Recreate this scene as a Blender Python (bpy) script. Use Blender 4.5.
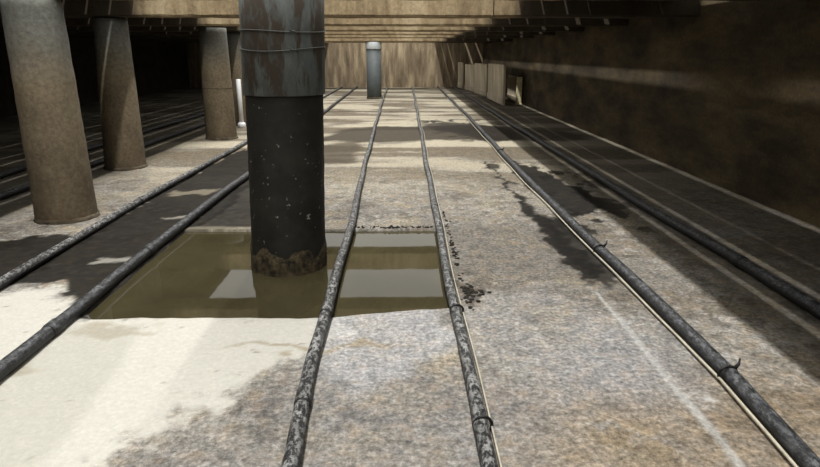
import bpy, bmesh, math, random
import numpy as np
from mathutils import Vector

random.seed(7)
for o in list(bpy.data.objects):
    bpy.data.objects.remove(o)
scn = bpy.context.scene
COL = scn.collection

# ------------------------------------------------------------------ camera
F_PX, W_PX, H_PX = 600.0, 820.0, 467.0
PITCH = math.atan((233.5 - 54.0) / F_PX)
YAW = math.atan((410.0 - 402.0) / F_PX * math.cos(PITCH))
cd = bpy.data.cameras.new('camera')
cam = bpy.data.objects.new('camera', cd)
COL.objects.link(cam)
cam.location = (0, 0, 1.0)
cam.rotation_euler = (math.pi / 2 - PITCH, 0, -YAW)
cd.sensor_fit = 'HORIZONTAL'
cd.sensor_width = 36.0
cd.lens = 36.0 * F_PX / W_PX
cd.clip_start = 0.02
scn.camera = cam

# ------------------------------------------------------------------ sky, light, exposure
world = bpy.data.worlds.new('overcast_sky')
scn.world = world
world.use_nodes = True
bg = world.node_tree.nodes['Background']
bg.inputs['Color'].default_value = (1.0, 0.985, 0.94, 1)
bg.inputs['Strength'].default_value = 1.15

ld = bpy.data.lights.new('ridge_skylight', 'AREA')      # long open ridge of the barn above the pit
ld.shape = 'RECTANGLE'
ld.size = 0.16
ld.size_y = 24.0
ld.energy = 2300.0
ld.color = (1.0, 0.982, 0.945)
lamp = bpy.data.objects.new('ridge_skylight', ld)
COL.objects.link(lamp)
lamp.location = (-0.6, 4.5, 7.9)

vs = scn.view_settings
vs.view_transform = 'Standard'
vs.look = 'None'
vs.exposure = 0.0
vs.gamma = 1.0
vs.use_curve_mapping = False

# ------------------------------------------------------------------ helpers
def lin(r, g, b):
    def c(v):
        v /= 255.0
        return v / 12.92 if v <= 0.04045 else ((v + 0.055) / 1.055) ** 2.4
    return (c(r), c(g), c(b))

def link(o, parent=None):
    COL.objects.link(o)
    if parent is not None:
        o.parent = parent
    return o

def mesh_obj(name, verts, faces, mat, parent=None, smooth=False):
    me = bpy.data.meshes.new(name)
    me.from_pydata([tuple(map(float, v)) for v in verts], [], faces)
    me.update()
    if smooth:
        me.polygons.foreach_set('use_smooth', [True] * len(me.polygons))
    me.materials.append(mat)
    return link(bpy.data.objects.new(name, me), parent)

def bm_obj(name, bm, mat, parent=None, smooth=False):
    me = bpy.data.meshes.new(name)
    bm.normal_update()
    bm.to_mesh(me)
    bm.free()
    if smooth:
        me.polygons.foreach_set('use_smooth', [True] * len(me.polygons))
    me.materials.append(mat)
    return link(bpy.data.objects.new(name, me), parent)

def tag(o, label=None, cat=None, group=None, kind=None):
    if label: o['label'] = label
    if cat: o['category'] = cat
    if group: o['group'] = group
    o['kind'] = kind or ('thing' if cat else 'structure')
    return o

def empty(name, loc):
    o = bpy.data.objects.new(name, None)
    o.empty_display_size = 0.1
    COL.objects.link(o)
    o.location = loc
    return o

def box_bm(x0, x1, y0, y1, z0, z1, bevel=0.0, seg=1):
    bm = bmesh.new()
    bmesh.ops.create_cube(bm, size=1.0)
    for v in bm.verts:
        v.co = Vector(((x0 + x1) / 2 + v.co.x * (x1 - x0), (y0 + y1) / 2 + v.co.y * (y1 - y0),
                       (z0 + z1) / 2 + v.co.z * (z1 - z0)))
    if bevel:
        bmesh.ops.bevel(bm, geom=bm.edges[:], offset=bevel, segments=seg, affect='EDGES')
    return bm

def tube(pts, rad, sides=12, wob=0.0, seed=0):
    """closed tube along pts; rad a number or list."""
    rnd = random.Random(seed)
    n = len(pts)
    P = [Vector(p) for p in pts]
    verts, faces = [], []
    for i in range(n):
        t = (P[min(i + 1, n - 1)] - P[max(i - 1, 0)]).normalized()
        up = Vector((0, 0, 1)) if abs(t.z) < 0.9 else Vector((0, 1, 0))
        s = t.cross(up).normalized()
        u = s.cross(t).normalized()
        r = rad[i] if isinstance(rad, (list, tuple)) else rad
        for k in range(sides):
            a = 2 * math.pi * k / sides
            rr = r * (1 + wob * rnd.uniform(-1, 1))
            verts.append(P[i] + s * math.cos(a) * rr + u * math.sin(a) * rr)
    for i in range(n - 1):
        for k in range(sides):
            k2 = (k + 1) % sides
            faces.append((i * sides + k, i * sides + k2, (i + 1) * sides + k2, (i + 1) * sides + k))
    faces.append(tuple(range(sides))[::-1])
    faces.append(tuple((n - 1) * sides + k for k in range(sides)))
    return verts, faces

def lathe(profile, sides=40, lean=(0, 0), wob=0.0, seed=0):
    """profile: (r, z); lean: x,y shift per metre of z."""
    rng = np.random.default_rng(seed)
    verts, faces = [], []
    n = len(profile)
    for (r, z) in profile:
        for k in range(sides):
            a = 2 * math.pi * k / sides
            rr = r + wob * rng.uniform(-1, 1)
            verts.append((rr * math.cos(a) + lean[0] * z, rr * math.sin(a) + lean[1] * z, z))
    for i in range(n - 1):
        for k in range(sides):
            k2 = (k + 1) % sides
            faces.append((i * sides + k, i * sides + k2, (i + 1) * sides + k2, (i + 1) * sides + k))
    faces.append(tuple(range(sides))[::-1])
    faces.append(tuple((n - 1) * sides + k for k in range(sides)))
    return verts, faces

# numpy value noise
def _hash(ix, iy, s):
    h = (ix.astype(np.int64) * 374761393 + iy.astype(np.int64) * 668265263 + s * 974711) & 0x7fffffff
    h = ((h ^ (h >> 13)) * 1274126177) & 0x7fffffff
    h = h ^ (h >> 16)
    return (h & 0xffff) / 65535.0

def vnoise(x, y, s=0):
    ix, iy = np.floor(x), np.floor(y)
    fx, fy = x - ix, y - iy
    fx = fx * fx * (3 - 2 * fx); fy = fy * fy * (3 - 2 * fy)
    a = _hash(ix, iy, s); b = _hash(ix + 1, iy, s); c = _hash(ix, iy + 1, s); d = _hash(ix + 1, iy + 1, s)
    return (a * (1 - fx) + b * fx) * (1 - fy) + (c * (1 - fx) + d * fx) * fy

def fbm(x, y, s=0, oct=4):
    v = 0; a = 0.5; t = 0
    for i in range(oct):
        v = v + a * vnoise(x * 2 ** i + 17.3 * i, y * 2 ** i - 9.1 * i, s + i)
        t += a; a *= 0.5
    return v / t

def sstep(a, b, x):
    t = np.clip((x - a) / (b - a), 0, 1)
    return t * t * (3 - 2 * t)

def sdf_poly(X, Y, poly):
    """signed distance, negative inside"""
    P = np.array(poly, float)
    d = np.full(X.shape, 1e9)
    inside = np.zeros(X.shape, bool)
    n = len(P)
    for i in range(n):
        ax, ay = P[i]; bx, by = P[(i + 1) % n]
        ex, ey = bx - ax, by - ay
        L = ex * ex + ey * ey + 1e-12
        t = np.clip(((X - ax) * ex + (Y - ay) * ey) / L, 0, 1)
        d = np.minimum(d, np.hypot(X - ax - t * ex, Y - ay - t * ey))
        c = ((ay > Y) != (by > Y)) & (X < (bx - ax) * (Y - ay) / (by - ay + 1e-12) + ax)
        inside ^= c
    return np.where(inside, -d, d)

def sdf_line(X, Y, pts):
    d = np.full(X.shape, 1e9)
    for (ax, ay), (bx, by) in zip(pts[:-1], pts[1:]):
        ex, ey = bx - ax, by - ay
        t = np.clip(((X - ax) * ex + (Y - ay) * ey) / (ex * ex + ey * ey), 0, 1)
        d = np.minimum(d, np.hypot(X - ax - t * ex, Y - ay - t * ey))
    return d

# ------------------------------------------------------------------ materials
class NT:
    def __init__(self, name):
        self.m = bpy.data.materials.new(name)
        self.m.use_nodes = True
        self.t = self.m.node_tree
        self.b = self.t.nodes['Principled BSDF']
        self._co = None
    def n(self, typ, **kw):
        nd = self.t.nodes.new(typ)
        for k, v in kw.items():
            if k.startswith('i_'):
                nd.inputs[k[2:].replace('_', ' ')].default_value = v
            else:
                setattr(nd, k, v)
        return nd
    def l(self, a, b): self.t.links.new(a, b)
    def co(self, scale=(1, 1, 1)):
        if self._co is None: self._co = self.n('ShaderNodeTexCoord')
        mp = self.n('ShaderNodeMapping')
        mp.inputs['Scale'].default_value = scale
        self.l(self._co.outputs['Object'], mp.inputs['Vector'])
        return mp.outputs['Vector']
    def noise(self, scale, detail=4, rough=0.6, stretch=(1, 1, 1), dist=0.0):
        nd = self.n('ShaderNodeTexNoise')
        nd.inputs['Scale'].default_value = scale
        nd.inputs['Detail'].default_value = detail
        nd.inputs['Roughness'].default_value = rough
        nd.inputs['Distortion'].default_value = dist
        self.l(self.co(stretch), nd.inputs['Vector'])
        return nd.outputs['Fac']
    def ramp(self, fac, stops):
        nd = self.n('ShaderNodeValToRGB')
        el = nd.color_ramp.elements
        while len(el) < len(stops): el.new(0.5)
        for e, (p, c) in zip(el, stops):
            e.position = p
            e.color = (c[0], c[1], c[2], 1) if isinstance(c, (tuple, list)) else (c, c, c, 1)
        self.l(fac, nd.inputs['Fac'])
        return nd.outputs['Color']
    def mix(self, fac, a, b, mode='MIX'):
        nd = self.n('ShaderNodeMix', data_type='RGBA', blend_type=mode)
        for sock, v in ((nd.inputs[0], fac), (nd.inputs[6], a), (nd.inputs[7], b)):
            if isinstance(v, (int, float)): sock.default_value = v
            elif isinstance(v, tuple): sock.default_value = (v[0], v[1], v[2], 1)
            else: self.l(v, sock)
        return nd.outputs[2]
    def math(self, op, a, b=0.0, clamp=False):
        nd = self.n('ShaderNodeMath', operation=op, use_clamp=clamp)
        for sock, v in ((nd.inputs[0], a), (nd.inputs[1], b)):
            if isinstance(v, (int, float)): sock.default_value = v
            else: self.l(v, sock)
        return nd.outputs[0]
    def bump(self, h, strength=0.3, dist=0.01):
        nd = self.n('ShaderNodeBump')
        nd.inputs['Strength'].default_value = strength
        nd.inputs['Distance'].default_value = dist
        self.l(h, nd.inputs['Height'])
        self.l(nd.outputs['Normal'], self.b.inputs['Normal'])
    def out(self, color=None, rough=None, spec=None, metal=None):
        for key, v in (('Base Color', color), ('Roughness', rough), ('Specular IOR Level', spec), ('Metallic', metal)):
            if v is None: continue
            s = self.b.inputs[key]
            if isinstance(v, (int, float)): s.default_value = v
            elif isinstance(v, tuple): s.default_value = (v[0], v[1], v[2], 1)
            else: self.l(v, s)
        return self.m

def mat_floor():
    t = NT('pit_floor_concrete')
    at = t.n('ShaderNodeAttribute', attribute_name='Tint')
    aw = t.n('ShaderNodeAttribute', attribute_name='Wet')
    af = t.n('ShaderNodeAttribute', attribute_name='Fleck')
    sp = t.noise(58, 4, 0.75)
    sp2 = t.noise(17, 5, 0.72)
    grain = t.ramp(sp, [(0.32, 0.45), (0.5, 0.95), (0.66, 1.6)])
    grain2 = t.ramp(sp2, [(0.32, 0.72), (0.5, 1.0), (0.66, 1.28)])
    g = t.mix(1.0, grain, grain2, 'MULTIPLY')
    speck = t.mix(1.0, at.outputs['Color'], g, 'MULTIPLY')
    col = t.mix(af.outputs['Fac'], at.outputs['Color'], speck)
    tan = t.ramp(t.noise(17, 4, 0.7), [(0.50, 0.0), (0.66, 1.0)])
    tf = t.math('MULTIPLY', tan, t.math('MULTIPLY', af.outputs['Fac'], 0.24))
    col = t.mix(tf, col, lin(140, 112, 76))
    wn = t.noise(9, 4, 0.7)
    rough = t.math('SUBTRACT', 0.92, t.math('MULTIPLY', aw.outputs['Fac'], 0.66), True)
    rough = t.math('ADD', rough, t.math('MULTIPLY', t.math('SUBTRACT', wn, 0.5), 0.25), True)
    hb = t.math('MULTIPLY', t.math('ADD', sp, t.math('MULTIPLY', sp2, 1.2)), t.math('SUBTRACT', 1.0, t.math('MULTIPLY', aw.outputs['Fac'], 0.85)))
    t.bump(hb, 0.22, 0.012)
    return t.out(col, rough, 0.1)

def mat_concrete(name, c_dark, c_mid, c_light, scale=3.0, stretch=(1, 1, 1), rough=0.9, bump=0.35, fine=40):
    t = NT(name)
    a = t.noise(scale, 6, 0.65, stretch)
    f = t.noise(fine, 4, 0.7)
    col = t.ramp(a, [(0.32, c_dark), (0.5, c_mid), (0.68, c_light)])
    g = t.ramp(f, [(0.3, 0.72), (0.7, 1.28)])
    col = t.mix(1.0, col, g, 'MULTIPLY')
    t.bump(t.math('ADD', a, t.math('MULTIPLY', f, 0.5)), bump, 0.012)
    return t.out(col, rough, 0.3)

def mat_column_concrete():
    t = NT('column_concrete')
    tc = t.n('ShaderNodeTexCoord')
    sx = t.n('ShaderNodeSeparateXYZ')
    t.l(tc.outputs['Object'], sx.inputs[0])
    a = t.noise(4, 5, 0.65, (1, 1, 0.5))
    f = t.noise(38, 4, 0.7)
    h = t.math('ADD', sx.outputs['Z'], t.math('MULTIPLY', t.math('SUBTRACT', a, 0.5), 0.6))
    # slurry line: brown below, cleaner grey form-liner concrete above
    col = t.ramp(t.math('MULTIPLY', h, 0.7), [(0.0, lin(84, 73, 57)), (0.32, lin(108, 96, 77)),
                                               (0.56, lin(116, 104, 84)), (0.80, lin(100, 100, 93)), (1.0, lin(92, 93, 88))])
    col = t.mix(1.0, col, t.ramp(f, [(0.3, 0.68), (0.7, 1.28)]), 'MULTIPLY')
    col = t.mix(1.0, col, t.ramp(a, [(0.3, 0.72), (0.7, 1.15)]), 'MULTIPLY')
    t.bump(t.math('ADD', f, a), 0.3, 0.01)
    return t.out(col, 0.8, 0.3)

def mat_main_shaft():
    t = NT('tarred_column')
    a = t.noise(6, 5, 0.65)
    fl = t.noise(34, 3, 0.6)
    col = t.ramp(a, [(0.35, lin(20, 20, 17)), (0.65, lin(40, 38, 33))])
    col = t.mix(t.ramp(fl, [(0.66, 0.0), (0.71, 0.8)]), col, lin(140, 138, 128))
    t.bump(t.noise(30, 4, 0.7), 0.3, 0.008)
    return t.out(col, 0.6, 0.3)

def mat_jacket():
    t = NT('grey_steel_casing')
    a = t.noise(8, 5, 0.7, (1, 1, 0.22))
    f = t.noise(24, 4, 0.7, (1, 1, 0.5))
    col = t.ramp(f, [(0.3, lin(62, 67, 67)), (0.7, lin(88, 93, 91))])
    rust = t.math('MULTIPLY', t.ramp(a, [(0.47, 0.0), (0.53, 1.0)]), t.ramp(f, [(0.36, 0.3), (0.50, 1.0)]))
    col = t.mix(rust, col, lin(50, 42, 32))
    t.bump(f, 0.15, 0.005)
    return t.out(col, t.mix(rust, 0.45, 0.85) if False else 0.55, 0.45)

def mat_mud():
    t = NT('dried_mud')
    f = t.noise(24, 5, 0.7)
    col = t.ramp(f, [(0.38, lin(20, 19, 16)), (0.50, lin(58, 50, 34)), (0.62, lin(82, 73, 53))])
    t.bump(f, 0.8, 0.015)
    return t.out(col, 0.85, 0.3)

def mat_pipe(name='black_plastic_pipe', crust=0.5, lo=0.46, hi=0.60, base=(26, 27, 29), dustc=(150, 152, 156), bump=0.4):
    t = NT(name)
    geo = t.n('ShaderNodeNewGeometry')
    sx = t.n('ShaderNodeSeparateXYZ')
    t.l(geo.outputs['Normal'], sx.inputs[0])
    a = t.noise(70, 5, 0.8, (1, 0.55, 1))
    b = t.noise(9, 4, 0.7)
    top = t.math('MULTIPLY', t.math('ADD', sx.outputs['Z'], 0.15), 0.85, True)       # dried slurry dust settled on the top
    dust = t.math('MULTIPLY', t.ramp(a, [(lo, 0.0), (hi, 1.0)]), top)
    dust = t.math('MULTIPLY', dust, t.ramp(b, [(0.35, crust * 0.35), (0.62, crust)]))
    col = t.mix(dust, lin(*base), lin(*dustc))
    t.bump(t.math('ADD', a, b), bump, 0.008)
    return t.out(col, t.math('ADD', 0.38, t.math('MULTIPLY', a, 0.3)), 0.35)

def mat_plain(name, c, rough=0.7, noise=25, amt=0.3, spec=0.35):
    t = NT(name)
    f = t.noise(noise, 4, 0.65)
    col = t.mix(1.0, c, t.ramp(f, [(0.3, 1 - amt), (0.7, 1 + amt)]), 'MULTIPLY')
    t.bump(f, 0.2, 0.005)
    return t.out(col, rough, spec)

def mat_water():
    t = NT('murky_slurry_water')
    a = t.noise(2.2, 4, 0.6)
    col = t.ramp(a, [(0.35, lin(52, 48, 33)), (0.65, lin(66, 61, 43))])
    t.bump(t.noise(6, 2, 0.5), 0.012, 0.01)
    m = t.out(col, 0.025, 0.5)
    t.b.inputs['IOR'].default_value = 1.34
    return m

def mat_beam():
    t = NT('beam_concrete')
    tc = t.n('ShaderNodeNewGeometry')
    sx = t.n('ShaderNodeSeparateXYZ')
    t.l(tc.outputs['Position'], sx.inputs[0])
    a = t.noise(4.5, 6, 0.65, (1.4, 1, 0.25))
    f = t.noise(30, 4, 0.7)
    col = t.ramp(a, [(0.32, lin(104, 89, 68)), (0.5, lin(138, 121, 94)), (0.68, lin(162, 146, 118))])
    col = t.mix(1.0, col, t.ramp(f, [(0.3, 0.72), (0.7, 1.28)]), 'MULTIPLY')
    # shade beneath the slats painted into the beam colour, with a streaky edge
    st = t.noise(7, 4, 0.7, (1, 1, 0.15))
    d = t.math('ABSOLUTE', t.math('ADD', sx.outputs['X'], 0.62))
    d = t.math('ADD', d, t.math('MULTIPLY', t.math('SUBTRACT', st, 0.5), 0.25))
    shade_mask = t.n('ShaderNodeMapRange'); shade_mask.clamp = True
    shade_mask.inputs['From Min'].default_value = 1.50; shade_mask.inputs['From Max'].default_value = 1.66
    t.l(d, shade_mask.inputs['Value'])
    col = t.mix(t.math('MULTIPLY', shade_mask.outputs[0], 0.92), col, lin(46, 40, 32))
    t.bump(t.math('ADD', a, t.math('MULTIPLY', f, 0.5)), 0.35, 0.012)
    return t.out(col, 0.9, 0.3)

M = {
    'floor': mat_floor(),
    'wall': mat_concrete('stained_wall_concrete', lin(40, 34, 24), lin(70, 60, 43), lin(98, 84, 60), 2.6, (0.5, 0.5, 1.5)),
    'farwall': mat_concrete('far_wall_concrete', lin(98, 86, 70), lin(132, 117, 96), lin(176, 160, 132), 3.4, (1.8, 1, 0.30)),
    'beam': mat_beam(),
    'slat': mat_concrete('soiled_slat_concrete', lin(30, 27, 23), lin(44, 40, 33), lin(58, 52, 44), 4.0),
    'column': mat_column_concrete(),
    'mortar': mat_concrete('mortar_rim', lin(48, 42, 33), lin(70, 62, 49), lin(92, 82, 66), 9.0),
    'shaft': mat_main_shaft(),
    'jacket': mat_jacket(),
    'mud': mat_mud(),
    'pipe': mat_pipe(),
    'crusty': mat_pipe('crusted_pipe', 0.95, 0.47, 0.56, (22, 22, 23), (170, 170, 168), 0.9),
    'rubber': mat_plain('black_rubber', lin(26, 26, 27), 0.6),
    'cable': mat_plain('pale_cable', lin(176, 170, 152), 0.5),
    'wire': mat_plain('galvanised_wire', lin(74, 75, 72), 0.5),
    'board': mat_concrete('pale_board', lin(150, 138, 118), lin(186, 174, 152), lin(210, 198, 176), 3.0, (1, 1, 0.3)),
    'post': mat_plain('pale_wood', lin(232, 222, 180), 0.7),
    'farcol': mat_plain('grey_plastic_column', lin(82, 88, 89), 0.6, 6, 0.2),
    'white': mat_plain('white_plastic', lin(150, 154, 154), 0.5, 8, 0.1),
    'water': mat_water(),
    'standpipe': mat_plain('white_pipe_plastic', lin(232, 234, 236), 0.5, 8, 0.1),
    'crumb': mat_plain('dry_manure', lin(36, 31, 25), 0.95, 30, 0.5),
}

# ------------------------------------------------------------------ setting
XL, XR, YN, YF = -6.6, 2.5, -1.2, 19.3
BEAM0, BEAM1 = 1.30, 1.52

def axis(segs):
    out = []
    for a, b, s in segs:
        n = max(1, int(round((b - a) / s)))
        out += list(np.linspace(a, b, n, endpoint=False))
    out.append(segs[-1][1])
    return np.array(out)

def build_floor():
    xs = axis([(XL, -2.6, 0.05), (-2.6, 1.9, 0.0135), (1.9, XR, 0.03)])
    ys = list(axis([(YN, 0.9, 0.06)]))
    while ys[-1] < YF - 0.06:
        ys.append(ys[-1] + max(0.010, 0.0055 * ys[-1]))
    ys.append(YF)
    ys = np.array(ys)
    X, Y = np.meshgrid(xs, ys)
    # warped coordinates give every stain a ragged outline
    def warp(amp, fr, s):
        return X + amp * (fbm(X * fr, Y * fr, s) - 0.5) * 2, Y + amp * (fbm(X * fr, Y * fr, s + 40) - 0.5) * 2
    wx, wy = warp(0.10, 4.0, 3)
    wx = wx + 0.045 * (fbm(X * 17, Y * 17, 91) - 0.5) * 2; wy = wy + 0.06 * (fbm(X * 15, Y * 15, 92) - 0.5) * 2
    fx, fy = warp(0.06, 11.0, 9)
    fx = fx + 0.03 * (fbm(X * 30, Y * 22, 93) - 0.5) * 2
    hx, hy = warp(0.30, 1.6, 21)

    n1 = fbm(X * 1.3, Y * 1.3, 1); n2 = fbm(X * 5, Y * 5, 2); n3 = fbm(X * 0.8, Y * 2.6, 5)
    C = np.zeros(X.shape + (3,)); C[:] = lin(176, 171, 162)
    wet = np.zeros(X.shape)
    fleck = np.ones(X.shape)

    def blend(mask, col, w=None, fl=None):
        nonlocal C, wet, fleck
        C = C * (1 - mask[..., None]) + np.array(col) * mask[..., None]
        if w is not None: wet = wet * (1 - mask) + w * mask
        if fl is not None: fleck = fleck * (1 - mask) + fl * mask

    # general mottling: grey, tan and pale areas
    blend(sstep(0.48, 0.66, n1) * 0.6, lin(150, 146, 140))
    blend(sstep(0.52, 0.68, n2) * 0.55, lin(198, 186, 160))
    blend(sstep(0.54, 0.70, n3) * 0.5, lin(140, 128, 110))
    n4 = fbm(X * 13, Y * 13, 81); n5 = fbm(X * 24, Y * 24, 82, 3)
    blend(sstep(0.56, 0.66, n4) * 0.55, lin(112, 106, 98))
    blend(sstep(0.60, 0.70, n5) * 0.6, lin(206, 202, 194))
    blend(sstep(0.42, 0.32, n4) * 0.3, lin(172, 152, 122))
    # far, drier and paler floor with streaks across the pit
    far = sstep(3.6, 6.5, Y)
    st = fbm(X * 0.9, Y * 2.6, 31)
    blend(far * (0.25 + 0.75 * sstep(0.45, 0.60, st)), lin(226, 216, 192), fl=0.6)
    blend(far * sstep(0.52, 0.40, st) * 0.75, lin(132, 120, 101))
    # grey zone beyond the sump and tan zone close to the camera on the right
    blend(sstep(0.5, 0.0, sdf_poly(hx, hy, [(0.3, 2.6), (0.85, 2.7), (0.85, 3.4), (0.3, 3.5)])) * 0.6, lin(122, 118, 113))
    blend(sstep(0.35, -0.2, sdf_poly(hx, hy, [(0.05, 0.8), (1.6, 0.8), (1.6, 1.75), (0.5, 1.7)])) * 0.45, lin(164, 142, 112))
    blend(sstep(0.3, -0.2, sdf_poly(hx, hy, [(0.35, 1.55), (0.8, 1.6), (0.75, 2.2), (0.35, 2.1)])) * 0.65, lin(188, 189, 192))
    # grey granular zone around the two middle pipes, near
    blend(sstep(0.2, -0.1, sdf_poly(hx, hy, [(-0.75, 0.8), (0.2, 0.8), (0.2, 1.6), (-0.25, 1.75), (-0.6, 1.45)])) * 0.5, lin(146, 145, 147))
    # white mineral crust left of the middle pipe and beyond the left pipes
    wd = sdf_poly(wx, wy, [(-1.75, 2.45), (-1.52, 2.50), (-1.42, 2.36), (-1.27, 2.16), (-0.75, 2.22), (-0.28, 2.22), (-0.33, 1.95),
                           (-0.48, 1.72), (-0.60, 1.58), (-0.72, 1.38), (-0.80, 1.22), (-0.9, 0.9), (-2.6, 0.9), (-2.4, 1.8)])
    blend(sstep(0.09, -0.04, wd + 0.22 * (n5 - 0.5)), lin(246, 243, 232), 0.05, 0.14)
    blend(sstep(-0.02, -0.08, wd) * sstep(0.84, 0.90, fbm(X * 34, Y * 30, 95, 2)) * 0.6, lin(150, 142, 126))
    blend(sstep(0.10, -0.02, sdf_poly(wx, wy, [(-0.28, 2.22), (0.15, 2.32), (0.12, 1.95), (-0.1, 1.7), (-0.28, 1.75)])) * 0.65, lin(206, 207, 210), fl=0.8)
    # dull tan smears in the crust
    for (cx, cy, rx, ry) in ((-1.05, 2.06, 0.17, 0.05), (-0.30, 1.95, 0.30, 0.02), (-1.28, 1.78, 0.06, 0.04)):
        d = np.hypot((wx - cx) / rx, (wy - cy) / ry)
        blend(sstep(1.3, 0.6, d) * 0.7, lin(188, 172, 142))
    # step in brightness of the light on the crust, painted as a greyer tone
    blend(sstep(0.03, -0.03, sdf_poly(X + 0.04 * (n2 - 0.5), Y, [(-1.32, 2.14), (-1.0, 2.12), (-0.93, 1.6), (-0.94, 1.0), (-1.4, 1.0)])) * 0.5, lin(214, 212, 198))

    vein = np.abs(fbm(X * 3.2, Y * 3.2, 101) - 0.5)
    blend(sstep(0.020, 0.004, vein) * sstep(0.45, 0.6, fbm(X * 2.1, Y * 2.1, 102)) * (X > 0.25) * (Y < 4) * 0.65, lin(208, 206, 202))
    dark = lin(34, 31, 27)
    def stain(poly, a=0.95, col=dark, w=0.35, src=None, soft=0.014, fl=0.12):
        sx, sy = src if src else (wx, wy)
        blend(sstep(soft, -soft, sdf_poly(sx, sy, poly)) * a, col, w, fl)
    # wet strip between the two left pipes and around them
    stain([(-1.80, 2.55), (-1.55, 2.62), (-1.42, 2.40), (-1.24, 2.10), (-1.20, 3.5), (-1.2, 5.0), (-1.25, 6.2), (-1.78, 6.6), (-1.83, 4.5)])
    stain([(-2.35, 3.05), (-2.12, 3.30), (-1.9, 3.36), (-1.8, 3.9), (-1.75, 3.0), (-1.8, 2.5), (-1.95, 2.7), (-2.15, 2.8)])
    stain([(-1.25, 3.40), (-0.75, 3.46), (-0.75, 4.9), (-1.3, 5.4)], 0.9)
    # pale islands left standing in the wet strip
    stain([(-1.52, 2.86), (-1.36, 2.84), (-1.36, 2.95), (-1.5, 2.96)], 0.85, lin(186, 182, 172), 0.1, soft=0.015)
    stain([(-1.5, 3.7), (-1.34, 3.7), (-1.34, 3.78), (-1.5, 3.76)], 0.8, lin(176, 170, 158), 0.1, soft=0.015)
    stain([(-1.75, 4.3), (-1.4, 4.35), (-1.4, 4.55), (-1.7, 4.5)], 0.7, lin(170, 160, 140), 0.2)
    # narrow drain line beside the right pipe
    lw = 0.012 + 0.05 * sstep(4.6, 3.0, Y)
    ld_ = sdf_line(fx, fy, [(0.80, 5.75), (0.84, 4.4), (0.87, 3.5), (0.88, 2.65)])
    blend(sstep(lw + 0.02, lw - 0.01, ld_) * 0.95, lin(24, 22, 19), 0.3, 0.15)
    stain([(0.80, 5.65), (0.90, 5.60), (0.90, 5.35), (0.76, 5.42)], 0.9, lin(50, 46, 40), src=(fx, fy))
    stain([(0.86, 3.5), (1.0, 3.7), (1.0, 2.6), (0.90, 2.45), (0.86, 2.7)], 0.85, lin(30, 28, 25), 0.3, src=(fx, fy))
    stain([(1.03, 5.9), (1.20, 5.4), (1.38, 4.4), (1.54, 3.9), (1.42, 3.6), (1.28, 3.85), (1.12, 3.65), (1.04, 4.3)], 0.95, lin(27, 25, 22), 0.3)
    spots = fbm(X * 9, Y * 5, 111)
    zone = np.maximum(sstep(0.35, 0.0, sdf_poly(X, Y, [(0.95, 5.6), (1.5, 5.0), (1.6, 3.5), (1.05, 3.4)])), sstep(0.4, 0.0, sdf_poly(X, Y, [(0.4, 9.6), (1.6, 9.4), (1.7, 7.2), (0.7, 7.4)])))
    blend(zone * sstep(0.58, 0.63, spots) * 0.9, lin(30, 28, 24), 0.3, 0.1)
    # damp bands across the far floor
    stain([(-1.05, 7.2), (-0.85, 8.3), (-0.3, 8.75), (0.3, 8.7), (0.9, 8.95), (1.6, 8.6), (2.3, 8.0), (2.3, 7.3), (1.2, 7.2), (0.35, 7.3), (-0.35, 7.1)], 0.9, lin(74, 66, 55), 0.25, soft=0.09)
    stain([(0.28, 8.95), (0.6, 9.4), (1.1, 9.0), (1.5, 8.3), (1.7, 7.6), (1.0, 7.0), (0.8, 7.8), (0.45, 8.3)], 0.8, lin(46, 41, 35), 0.3, soft=0.06)
    stain([(-1.1, 6.0), (-0.9, 6.9), (-0.5, 7.3), (-0.42, 6.4), (-0.5, 5.7), (-0.9, 5.6)], 0.85, lin(94, 84, 70), 0.25, soft=0.08)
    stain([(1.1, 9.6), (1.9, 9.6), (2.3, 13.0), (1.9, 15.0), (1.3, 11.8)], 0.6, lin(104, 92, 74), 0.3, soft=0.12)
    # floor joints across the pit
    for yj, hw, a in ((11.0, 0.06, 0.8), (9.95, 0.04, 0.3), (14.6, 0.09, 0.75), (12.6, 0.05, 0.35), (17.0, 0.12, 0.5), (18.6, 0.45, 0.75)):
        d = np.abs(Y + 0.15 * (fbm(X * 1.2, Y * 0, 77) - 0.5) - yj)
        blend(sstep(hw + 0.05, hw - 0.03, d) * a * sstep(0.25, 0.5, fbm(X * 0.9, Y * 0.3, 78)), lin(72, 66, 56))
    # white trickle of lime, nearly parallel to the right pipe
    w_ = 0.001 + 0.013 * fbm(X * 0, Y * 6, 55) * sstep(2.55, 2.2, Y)
    d = sdf_line(X + 0.02 * (fbm(X * 0, Y * 2.2, 56) - 0.5), Y, [(0.835, 2.5), (0.85, 2.05), (0.848, 1.73), (0.85, 1.3), (0.85, 1.0)])
    blend(sstep(w_ + 0.008, w_ - 0.002, d) * 0.75, lin(226, 226, 222), fl=0.3)
    stain([(0.88, 1.62), (0.93, 1.60), (0.95, 1.56), (0.91, 1.57), (0.885, 1.59)], 0.85, lin(232, 232, 228), 0.1, src=(fx, fy), soft=0.01)
    # dirt beside the middle pipe at the sump corner
    stain([(0.24, 2.62), (0.28, 2.6), (0.35, 2.38), (0.30, 2.30), (0.24, 2.36)], 0.7, lin(70, 60, 50), 0.2, src=(fx, fy))
    # shade beyond the opening, painted in as a darker floor tint
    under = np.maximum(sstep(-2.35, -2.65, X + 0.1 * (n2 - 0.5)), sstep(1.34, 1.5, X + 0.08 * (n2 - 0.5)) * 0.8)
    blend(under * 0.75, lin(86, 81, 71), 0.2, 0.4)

    C *= 0.52
    # relief + sump
    Z = 0.010 * (fbm(X * 2.0, Y * 2.0, 61) - 0.5) + 0.006 * (fbm(X * 14, Y * 14, 62) - 0.5)
    e = 0.03 * (fbm(X * 7, Y * 7, 63) - 0.5)
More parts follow.
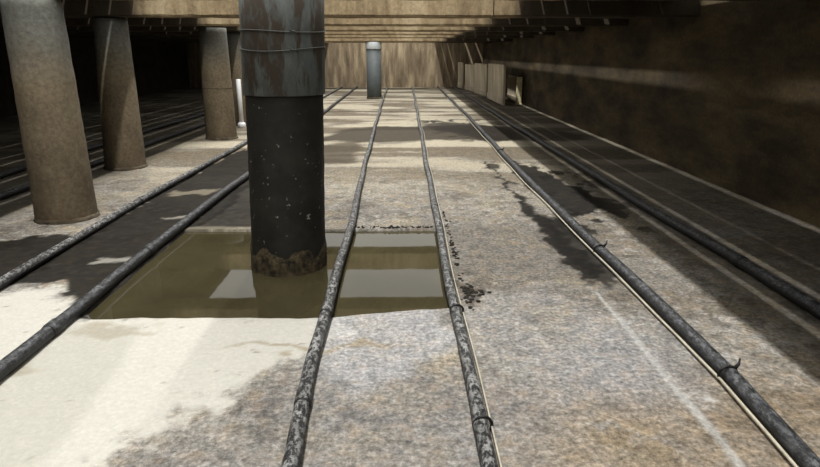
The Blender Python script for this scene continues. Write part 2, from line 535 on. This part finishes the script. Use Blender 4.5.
    near = sstep(2.16, 2.42, Y + 0.06 * (fbm(X * 3, Y * 3, 64) - 0.5) - 0.13 * np.clip(X + 0.3, 0, 1) * 1.4)
    inn = near * sstep(3.435, 3.41, Y + e * 0.5) * sstep(-1.30, -1.22, X + e) * sstep(0.215, 0.195, X + e * 0.5)
    Z = Z - 0.14 * inn
    stain_in = sstep(0.1, 0.4, inn)
    blend(stain_in * 0.9, lin(78, 70, 48), 0.5, 0.3)
    # pale chipped rim at the far side of the sump
    rim = sstep(0.05, 0.015, np.abs(Y - 3.47 + e)) * (X > -1.3) * (X < 0.25) * sstep(0.3, 0.5, n2)
    blend(rim * 0.7 * (X < -0.7), lin(120, 114, 100), 0.1)

    nx, ny = len(xs), len(ys)
    verts = np.stack([X, Y, Z], -1).reshape(-1, 3)
    i = np.arange(ny - 1)[:, None] * nx + np.arange(nx - 1)[None, :]
    quads = np.stack([i, i + 1, i + nx + 1, i + nx], -1).reshape(-1, 4)
    me = bpy.data.meshes.new('floor')
    me.vertices.add(len(verts)); me.vertices.foreach_set('co', verts.astype(np.float32).ravel())
    me.loops.add(quads.size); me.loops.foreach_set('vertex_index', quads.astype(np.int32).ravel())
    me.polygons.add(len(quads))
    me.polygons.foreach_set('loop_start', np.arange(0, quads.size, 4, dtype=np.int32))
    me.update(calc_edges=True)
    me.polygons.foreach_set('use_smooth', np.ones(len(quads), bool))
    rgba = np.concatenate([C.reshape(-1, 3), np.ones((len(verts), 1))], 1).astype(np.float32)
    ca = me.color_attributes.new('Tint', 'FLOAT_COLOR', 'POINT'); ca.data.foreach_set('color', rgba.ravel())
    for nm, arr in (('Wet', wet), ('Fleck', fleck)):
        fa = me.attributes.new(nm, 'FLOAT', 'POINT'); fa.data.foreach_set('value', arr.astype(np.float32).ravel())
    me.materials.append(M['floor'])
    o = link(bpy.data.objects.new('floor', me))
    return tag(o, 'pale stained concrete pit floor with wet patches', None, kind='structure')

build_floor()

def wall(name, bm, mat, label):
    return tag(bm_obj(name, bm, mat), label, kind='structure')

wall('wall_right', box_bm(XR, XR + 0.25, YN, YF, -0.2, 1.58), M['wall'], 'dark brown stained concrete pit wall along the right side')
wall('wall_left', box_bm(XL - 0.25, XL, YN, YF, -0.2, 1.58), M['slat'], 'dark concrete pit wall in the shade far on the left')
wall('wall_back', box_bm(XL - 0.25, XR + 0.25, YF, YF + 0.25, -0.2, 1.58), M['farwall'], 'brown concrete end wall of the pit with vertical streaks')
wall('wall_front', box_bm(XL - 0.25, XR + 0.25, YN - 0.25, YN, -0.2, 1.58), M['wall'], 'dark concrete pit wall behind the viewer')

# ------------------------------------------------------------------ beams
ordinal = ['nearest', 'second', 'third', 'fourth', 'fifth', 'sixth', 'seventh', 'eighth', 'ninth', 'tenth', 'eleventh', 'twelfth']

def beam_mesh(x0, x1, w, z0, z1, seed):
    bm = bmesh.new()
    nx = max(2, int((x1 - x0) / 0.12))
    rnd = random.Random(seed)
    prof = [(-w / 2, z0 + 0.015), (-w / 2 + 0.015, z0), (w / 2 - 0.015, z0), (w / 2, z0 + 0.015), (w / 2, z1), (-w / 2, z1)]
    rings = []
    for i in range(nx + 1):
        x = x0 + (x1 - x0) * i / nx
        j = [rnd.uniform(-0.0035, 0.0035) for _ in range(12)]
        rings.append([bm.verts.new((x, p[0] + j[2 * k], p[1] + j[2 * k + 1])) for k, p in enumerate(prof)])
    for a, b in zip(rings[:-1], rings[1:]):
        for k in range(6):
            bm.faces.new((a[k], b[k], b[(k + 1) % 6], a[(k + 1) % 6]))
    bm.faces.new(rings[0]); bm.faces.new(rings[-1][::-1])
    bmesh.ops.recalc_face_normals(bm, faces=bm.faces[:])
    return bm

BEAMS = [(0.5, BEAM0), (2.15, BEAM0), (3.8, 1.315), (5.45, BEAM0), (7.1, BEAM0), (8.77, BEAM0), (10.4, BEAM0), (12.05, 1.29), (14.35, 1.27), (16.0, 1.29), (17.65, 1.30)]
vis = 0
for i, (yc, z0) in enumerate(BEAMS):
    spans = [(XL, 0.762), (0.770, XR)] if i == 3 else [(XL, XR)]
    for s, (x0, x1) in enumerate(spans):
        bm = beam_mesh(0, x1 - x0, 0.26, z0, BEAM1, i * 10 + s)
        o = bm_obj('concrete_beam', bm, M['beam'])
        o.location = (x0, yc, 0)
        if yc < 3: lab = 'concrete cross beam overhead, out of view %s' % ('right above the viewer' if i == 0 else 'above the near floor before the sump')
        elif i == 2: lab = 'concrete cross beam just at the top edge of the photo'
        elif i == 3: lab = ('widest brightly lit tan concrete beam across the top of the photo', 'short dark beam end butted against the widest lit beam')[s]
        else: lab = '%s lit concrete cross beam behind the widest one' % ['first', 'second', 'third', 'fourth', 'fifth', 'sixth', 'seventh'][i - 4]
        tag(o, lab, 'beam', 'concrete cross beams over the pit')

# ------------------------------------------------------------------ slats resting on the beams
def slat_mesh(length):
    t, wt, wb = 0.07, 0.172, 0.128
    v = []
    for y in (0.004, length - 0.004):
        v += [(-wb / 2, y, 0), (wb / 2, y, 0), (wt / 2, y, t), (-wt / 2, y, t)]
    f = [(0, 1, 2, 3)[::-1], (4, 5, 6, 7), (0, 1, 5, 4), (1, 2, 6, 5), (2, 3, 7, 6), (3, 0, 4, 7)]
    me = bpy.data.meshes.new('slat')
    me.from_pydata(v, [], f)
    me.update()
    bm = bmesh.new(); bm.from_mesh(me)
    bmesh.ops.recalc_face_normals(bm, faces=bm.faces[:])
    bm.to_mesh(me); bm.free()
    me.materials.append(M['slat'])
    return me

edges = [YN] + [b[0] for b in BEAMS] + [YF]
PITCH_X = 0.188
rng = random.Random(4)
for bi, (y0, y1) in enumerate(zip(edges[:-1], edges[1:])):
    me = slat_mesh(y1 - y0)
    for side in ('right', 'left'):
        if side == 'right':
            gaps = [0.013, 0.015, 0.006, 0.003, 0.060, 0.002, 0.048, 0.0]
            wid = [0.178, 0.176, 0.175, 0.160, 0.160, 0.121, 0.120, 0.33]
            if y0 == 3.8:
                gaps[6] = 0.002; gaps[4] = 0.01
            x, xs_ = 0.93, []
            for g, w in zip(gaps, wid):
                xs_.append(x + w / 2); x += w + g
        else:
            grng = random.Random(12)
            x, xs_ = -2.17 - 0.086, []
            for k in range(24):
                xs_.append(x); x -= 0.172 + (0.016 if k < 3 else grng.choice((0.003, 0.010, 0.020, 0.026)))
        seen = y1 > 3.5
        wherein = 'along the right wall' if side == 'right' else 'in the dark left bays'
        if seen:
            lab = 'dark slatted floor panel overhead %s, %s bay from the viewer' % (wherein, ordinal[max(0, bi - 2)])
        else:
            lab = 'dark slatted floor panel overhead %s, out of view %s' % (wherein, ('behind the viewer', 'above the viewer', 'just ahead of the viewer')[bi])
        e = tag(empty('slatted_floor_panel', (xs_[0], y0, BEAM1)), lab, 'floor panel', 'concrete slatted floor panels over the pit')
        for k, x in enumerate(xs_):
            s = bpy.data.objects.new('slat', me)
            link(s, e)
            s.location = (x - xs_[0], 0, 0.004)
            if side == 'right':
                s.scale.x = wid[k] / 0.172

# ------------------------------------------------------------------ columns
def rough_profile(r0, r1, z0, z1, n, amp, seed):
    rnd = random.Random(seed)
    return [(r0 + (r1 - r0) * i / n + rnd.uniform(-amp, amp), z0 + (z1 - z0) * i / n) for i in range(n + 1)]

def concrete_column(x, y, r, label, seed, lean=(0, 0), top=1.292, rt=None):
    c = tag(empty('concrete_column', (x, y, 0)), label, 'column', 'round columns in the pit')
    v, f = lathe(rough_profile(r, rt or r * 0.985, -0.05, top, 26, 0.0012, seed), 44, lean, 0.0012, seed)
    mesh_obj('shaft', v, f, M['column'], c, True)
    v, f = lathe([(r + 0.003, -0.04), (r + 0.010, 0.0), (r + 0.006, 0.012), (r + 0.002, 0.026), (r - 0.01, 0.03)], 44, lean, 0.006, seed + 50)
    mesh_obj('base_rim', v, f, M['mortar'], c, True)
    return c

concrete_column(-2.14, 3.73, 0.178, 'large grey-brown concrete column nearest on the left edge of the photo', 1, (0, 0), 1.306, 0.156)
concrete_column(-2.545, 5.50, 0.178, 'half-shaded brown concrete column second from the left edge', 2, (0.03, 0), 1.292, 0.135)
c3 = concrete_column(-2.23, 7.47, 0.186, 'tan concrete column third from the left, beside the dark central column', 3, (0, 0), 1.292, 0.160)
v, f = lathe([(0.168, 0.60), (0.1765, 0.605), (0.1765, 0.612), (0.168, 0.617)], 44)
mesh_obj('form_seam', v, f, M['mortar'], c3, True)
concrete_column(-2.33, 8.95, 0.190, 'pale concrete column mostly hidden behind the dark central column', 4)

# the dark central column standing in the sump
LEAN = (0.03, 0)
mc = tag(empty('steel_cased_column', (-0.57, 2.86, 0)), 'thick dark column with grey steel upper casing standing in the murky water', 'column', 'round columns in the pit')
v, f = lathe(rough_profile(0.180, 0.178, -0.14, 0.84, 30, 0.0008, 5), 56, LEAN, 0.0007, 5)
mesh_obj('lower_shaft', v, f, M['shaft'], mc, True)
v, f = lathe([(0.176, 0.822), (0.186, 0.822), (0.187, 0.826), (0.1868, 1.1), (0.1868, 1.54), (0.17, 1.54)], 56, LEAN)
mesh_obj('upper_casing', v, f, M['jacket'], mc, True)
# ragged mud crust around the foot
rnd = random.Random(11)
sides = 72
vv, ff = [], []
tops = [0.105 + 0.025 * math.sin(k * 0.55) + rnd.uniform(-0.02, 0.02) for k in range(sides)]
tops = [(tops[k - 1] + 2 * tops[k] + tops[(k + 1) % sides]) / 4 for k in range(sides)]
lv = 6
for j in range(lv + 1):
    for k in range(sides):
        a = 2 * math.pi * k / sides
        z = -0.12 + (tops[k] + 0.12) * j / lv
        r = 0.1795 + (0.006 + rnd.uniform(-0.003, 0.003)) * (1 if j < lv else -0.5)
        vv.append((r * math.cos(a) + LEAN[0] * z, r * math.sin(a), z))
for j in range(lv):
    for k in range(sides):
        k2 = (k + 1) % sides
        ff.append((j * sides + k, j * sides + k2, (j + 1) * sides + k2, (j + 1) * sides + k))
o = mesh_obj('mud_crust', vv, ff, M['mud'], mc, True)
o['label'] = 'flaking brown mud crust'
for zc, sag, ph in ((1.095, 0.006, 0.4), (1.02, 0.009, 2.0)):
    pts = []
    for k in range(49):
        a = 2 * math.pi * k / 48
        z = zc + sag * math.sin(2 * a + ph)
        pts.append((0.191 * math.cos(a) + LEAN[0] * z, 0.191 * math.sin(a), z))
    v, f = tube(pts, 0.0026, 6)
    o = mesh_obj('tie_wire', v, f, M['wire'], mc, True)
    # twisted wire ends
    a = -math.pi / 2 + 0.35
    px, py = 0.194 * math.cos(a) + LEAN[0] * zc, 0.194 * math.sin(a)
    v, f = tube([(px, py, zc + 0.004), (px + 0.01, py - 0.008, zc - 0.004), (px + 0.022, py - 0.012, zc - 0.002)], 0.0032, 6)
    mesh_obj('wire_twist', v, f, M['wire'], o, True)

# far slim grey column
fc = tag(empty('slim_grey_column', (-0.65, 14.38, 0)), 'slim smooth grey column alone near the far end wall', 'column', 'round columns in the pit')
v, f = lathe([(0.17, -0.05), (0.17, 0.4), (0.168, 1.12)], 36)
mesh_obj('shaft', v, f, M['farcol'], fc, True)
v, f = lathe([(0.165, 1.10), (0.182, 1.10), (0.184, 1.12), (0.182, 1.25), (0.165, 1.262)], 36)
o = mesh_obj('head_collar', v, f, M['white'], fc, True)
v, f = lathe([(0.172, -0.04), (0.185, 0.0), (0.18, 0.03), (0.168, 0.045)], 36, (0, 0), 0.003, 3)
mesh_obj('base_rim', v, f, M['mortar'], fc, True)

sp_ = tag(empty('standpipe', (-2.275, 8.62, 0)), 'white plastic standpipe glimpsed just left of the dark central column', 'pipe')
v, f = lathe([(0.032, 0.0), (0.032, 0.66), (0.028, 0.665)], 20)
mesh_obj('tube', v, f, M['standpipe'], sp_, True)
v, f = lathe([(0.055, -0.01), (0.055, 0.05), (0.045, 0.07), (0.03, 0.075)], 20)
mesh_obj('foot_socket', v, f, M['standpipe'], sp_, True)

# ------------------------------------------------------------------ water in the sump
def water():
    # a thin body of water around the column; its shore is where the floor dips below it
    x0, x1, y0, y1, zb, zt = -1.325, 0.218, 2.06, 3.448, -0.05, -0.014
    cx, cy, r, n = -0.57 + LEAN[0] * zt, 2.86, 0.186, 72
    ring_in, ring_out = [], []
    for k in range(n):
        a = 2 * math.pi * k / n
        c, d = math.cos(a), math.sin(a)
        ring_in.append((cx + r * c, cy + r * d))
        t = min((x1 - cx) / c if c > 1e-9 else (x0 - cx) / c if c < -1e-9 else 1e9,
                (y1 - cy) / d if d > 1e-9 else (y0 - cy) / d if d < -1e-9 else 1e9)
        ring_out.append([cx + t * c, cy + t * d])
    for qx in (x0, x1):                      # pull the nearest ring vertex onto each corner
        for qy in (y0, y1):
            k = min(range(n), key=lambda i: math.hypot(ring_out[i][0] - qx, ring_out[i][1] - qy))
            ring_out[k] = [qx, qy]
    v = [(x, y, zt) for x, y in ring_in] + [(x, y, zt) for x, y in ring_out] + [(x, y, zb) for x, y in ring_in] + [(x, y, zb) for x, y in ring_out]
    f = []
    for k in range(n):
        j = (k + 1) % n
        f += [(k, n + k, n + j, j), (2 * n + j, 3 * n + j, 3 * n + k, 2 * n + k), (n + k, 3 * n + k, 3 * n + j, n + j), (j, 2 * n + j, 2 * n + k, k)]
    o = mesh_obj('murky_water', v, f, M['water'])
    return tag(o, 'still murky olive-brown water filling the rectangular sump in the floor', 'water')
water()

# ------------------------------------------------------------------ pipes along the floor
def smooth_path(ctrl, z, step=0.06, wob=0.006, seed=0, yend=None):
    rnd = random.Random(seed)
    ph = [rnd.uniform(0, 6.28) for _ in range(4)]
    ys = [c[1] for c in ctrl]; xs = [c[0] for c in ctrl]
    out = []
    y = ys[0]
    while y <= ys[-1]:
        x = float(np.interp(y, ys, xs))
        x += wob * math.sin(y * 1.9 + ph[0]) + wob * 0.6 * math.sin(y * 4.3 + ph[1])
        zz = z + 0.004 * math.sin(y * 2.3 + ph[2]) + 0.002
        out.append((x, y, zz))
        y += step * max(1.0, y * 0.12)
    return out

def at_y(path, y):
    for a, b in zip(path[:-1], path[1:]):
        if a[1] <= y <= b[1]:
            t = (y - a[1]) / (b[1] - a[1])
            return tuple(a[i] + (b[i] - a[i]) * t for i in range(3))
    return path[-1]

def floor_pipe(label, ctrl, r=0.026, couplings=(), ties=(), cable=0, seed=0, wob=0.006, rough=0.015, mat='pipe', cr=0.0045, tail=True):
    path = smooth_path(ctrl, r, seed=seed, wob=wob)
    base = (path[0][0], path[0][1], 0)
    e = tag(empty('floor_pipe', base), label, 'pipe', 'black pipes laid along the pit floor')
    loc = lambda p: (p[0] - base[0], p[1] - base[1], p[2])
    v, f = tube([loc(p) for p in path], r, 14, rough, seed)
    mesh_obj('pipe', v, f, M[mat], e, True)
    for y in couplings:
        pts = [at_y(path, y - 0.035), at_y(path, y - 0.030), at_y(path, y + 0.030), at_y(path, y + 0.035)]
        v, f = tube([loc(p) for p in pts], [r * 1.02, r * 1.13, r * 1.13, r * 1.02], 14, 0.03, seed)
        c = mesh_obj('coupling', v, f, M[mat], e, True)
        pts = [at_y(path, y - 0.042), at_y(path, y - 0.036)]
        v, f = tube([loc(p) for p in pts], r * 1.09, 14)
        mesh_obj('seal_ring', v, f, M['rubber'], c, True)
    if cable:
        cp = [(p[0] + cable * (r + 0.009), p[1], 0.016 + 0.002 * math.sin(p[1] * 5)) for p in path]
        v, f = tube([loc(p) for p in cp], cr, 6)
        mesh_obj('thin_cable', v, f, M['cable'], e, True)
    for y in ties:
        p = at_y(path, y)
        pts = []
        for k in range(17):
            a = 2 * math.pi * k / 16
            pts.append((p[0] + (r + 0.004) * math.cos(a) + (cable * 0.006), p[1], p[2] + (r + 0.004) * math.sin(a)))
        v, f = tube([loc(q) for q in pts], 0.0045, 6)
        t = mesh_obj('cable_tie', v, f, M['rubber'], e, True)
        if not tail: continue
        q = (p[0] + r * 0.55, p[1], p[2] + r * 0.9)
        v, f = tube([loc(q), loc((q[0] + 0.014, q[1] + 0.006, q[2] + 0.012)), loc((q[0] + 0.018, q[1] + 0.012, q[2] + 0.028))], [0.007, 0.005, 0.003], 6)
        mesh_obj('tie_tail', v, f, M['rubber'], t, True)
    return e

YE = YF - 0.05
floor_pipe('black pipe crossing the murky water beside the dark central column', [(-0.27, -1.1), (-0.272, 1.0), (-0.275, 1.29), (-0.30, 1.77), (-0.30, 2.26), (-0.312, 3.53), (-0.37, 7.3), (-0.435, 14.4), (-0.44, YE)],
           0.0225, (1.56, 2.2, 6.3), (), 0, 1, 0.005, 0.05, 'crusty')
floor_pipe('crusty black pipe running along the right edge of the water-filled sump', [(0.21, -1.1), (0.212, 3.2), (0.212, 4.2), (0.24, 7.3), (0.30, 15.6), (0.31, YE)],
           0.0215, (3.9,), (1.43, 2.2), 1, 2, 0.005, 0.06, 'crusty', 0.003, False)
floor_pipe('grey-black pipe with a pale cable tied to it, right of centre', [(1.02, -1.1), (1.01, 1.2), (1.04, 1.66), (1.04, 1.97), (1.02, 2.94), (1.015, 5.6), (1.07, 9.6), (1.08, 12.5), (1.10, YE)],
           0.0255, (7.6,), (1.68, 2.93, 6.2), -1, 3, 0.004, 0.02)
floor_pipe('dark pipe in the shadow by the right wall', [(1.64, -1.1), (1.64, 2.8), (1.61, 3.9), (1.60, 6.0), (1.58, 8.9), (1.57, YE)], 0.028, (2.75,), (), 0, 4, 0.004)
floor_pipe('smooth grey pipe along the left edge of the water-filled sump', [(-1.29, -1.1), (-1.29, 1.7), (-1.315, 2.65), (-1.305, 4.9), (-1.37, 11.8), (-1.40, YE)], 0.0255, (2.05, 2.98), (), 0, 5, 0.003)
floor_pipe('black pipe passing just right of the left concrete columns', [(-1.77, -1.1), (-1.78, 2.5), (-1.82, 3.8), (-1.80, 6.7), (-1.85, 12.0), (-1.86, YE)], 0.0235, (4.1,), (), 0, 6, 0.004, 0.03, 'crusty')
floor_pipe('dim pipe in the dark left bay, closer to the columns', [(-2.86, -1.1), (-2.86, 5.0), (-2.88, 10.0), (-2.9, YE)], 0.026, (), (), 0, 7, 0.004)
floor_pipe('dim pipe in the dark left bay, farther from the columns', [(-3.36, -1.1), (-3.36, 5.0), (-3.38, 10.0), (-3.4, YE)], 0.026, (), (), 0, 8, 0.004)

# ------------------------------------------------------------------ boards standing at the far right wall
def standing_board(x0, y0, x1, y1, z1, th, label, cat, mat, name, lean=0.05, grp=None, cleat=True):
    """board from (x0,y0) to (x1,y1), leaning towards +x at the top"""
    e = tag(empty(name, (x0, y0, 0)), label, cat, grp)
    L = math.hypot(x1 - x0, y1 - y0)
    bm = box_bm(0, L, -th / 2, th / 2, 0, z1, 0.006)
    o = bm_obj('panel', bm, mat, e)
    if cleat:
        bm = box_bm(0.0, L, th / 2, th / 2 + 0.015, 0.02, 0.14, 0.004)
        bm_obj('foot_batten', bm, mat, e)
    ang = math.atan2(y1 - y0, x1 - x0)
    e.rotation_euler = (lean, 0, ang)
    return e

G = 'pale boards standing near the right wall'
standing_board(2.06, 12.35, 2.02, 14.3, 0.79, 0.05, 'widest and nearest of the tall pale boards along the far right wall', 'board', M['board'], 'standing_board', -0.02, G)
standing_board(2.08, 14.95, 1.93, 16.2, 0.77, 0.05, 'second pale board in the row along the far right wall', 'board', M['board'], 'standing_board', -0.03, G)
standing_board(2.02, 16.75, 1.85, 17.9, 0.72, 0.05, 'third, slightly lower pale board along the far right wall', 'board', M['board'], 'standing_board', -0.02, G)
standing_board(1.84, 18.55, 1.76, 19.2, 0.76, 0.05, 'narrowest pale board in the far corner of the pit', 'board', M['board'], 'standing_board', -0.02, G)
standing_board(2.44, 12.75, 2.42, 13.95, 0.54, 0.05, 'low dull board against the right wall before the tall boards', 'board', M['board'], 'standing_board', -0.02, G)
pe = tag(empty('short_post', (2.40, 12.62, 0)), 'short cream-coloured post standing by the right wall', 'post')
bm_obj('plank', box_bm(-0.055, 0.055, -0.03, 0.03, 0, 0.55, 0.006), M['post'], pe)
bm_obj('foot_block', box_bm(-0.065, 0.065, -0.04, 0.04, 0, 0.03, 0.004), M['post'], pe)

# ------------------------------------------------------------------ crumbs of dry manure beside the pipe
def crumbs():
    rnd = random.Random(9)
    bm = bmesh.new()
    def lump(x, y, r):
        m = bmesh.ops.create_icosphere(bm, subdivisions=1, radius=r)
        for v in m['verts']:
            v.co = Vector((x + v.co.x * rnd.uniform(0.7, 1.4), y + v.co.y * rnd.uniform(0.7, 1.4), r * 0.35 + v.co.z * rnd.uniform(0.5, 0.9)))
    for _ in range(60):
        y = rnd.uniform(2.3, 3.9)
        lump(0.262 + abs(rnd.gauss(0, 0.012)), y, rnd.uniform(0.004, 0.010))
    for _ in range(55):
        lump(rnd.gauss(0.30, 0.025), rnd.gauss(2.42, 0.07), rnd.uniform(0.004, 0.011))
    for _ in range(70):
        lump(rnd.uniform(-0.30, 0.19), 3.452 + abs(rnd.gauss(0, 0.018)), rnd.uniform(0.004, 0.011))
    o = bm_obj('manure_crumbs', bm, M['crumb'])
    return tag(o, 'dark crumbs of dry manure along the sump edge and the crusty pipe', 'crumbs', kind='stuff')
crumbs()
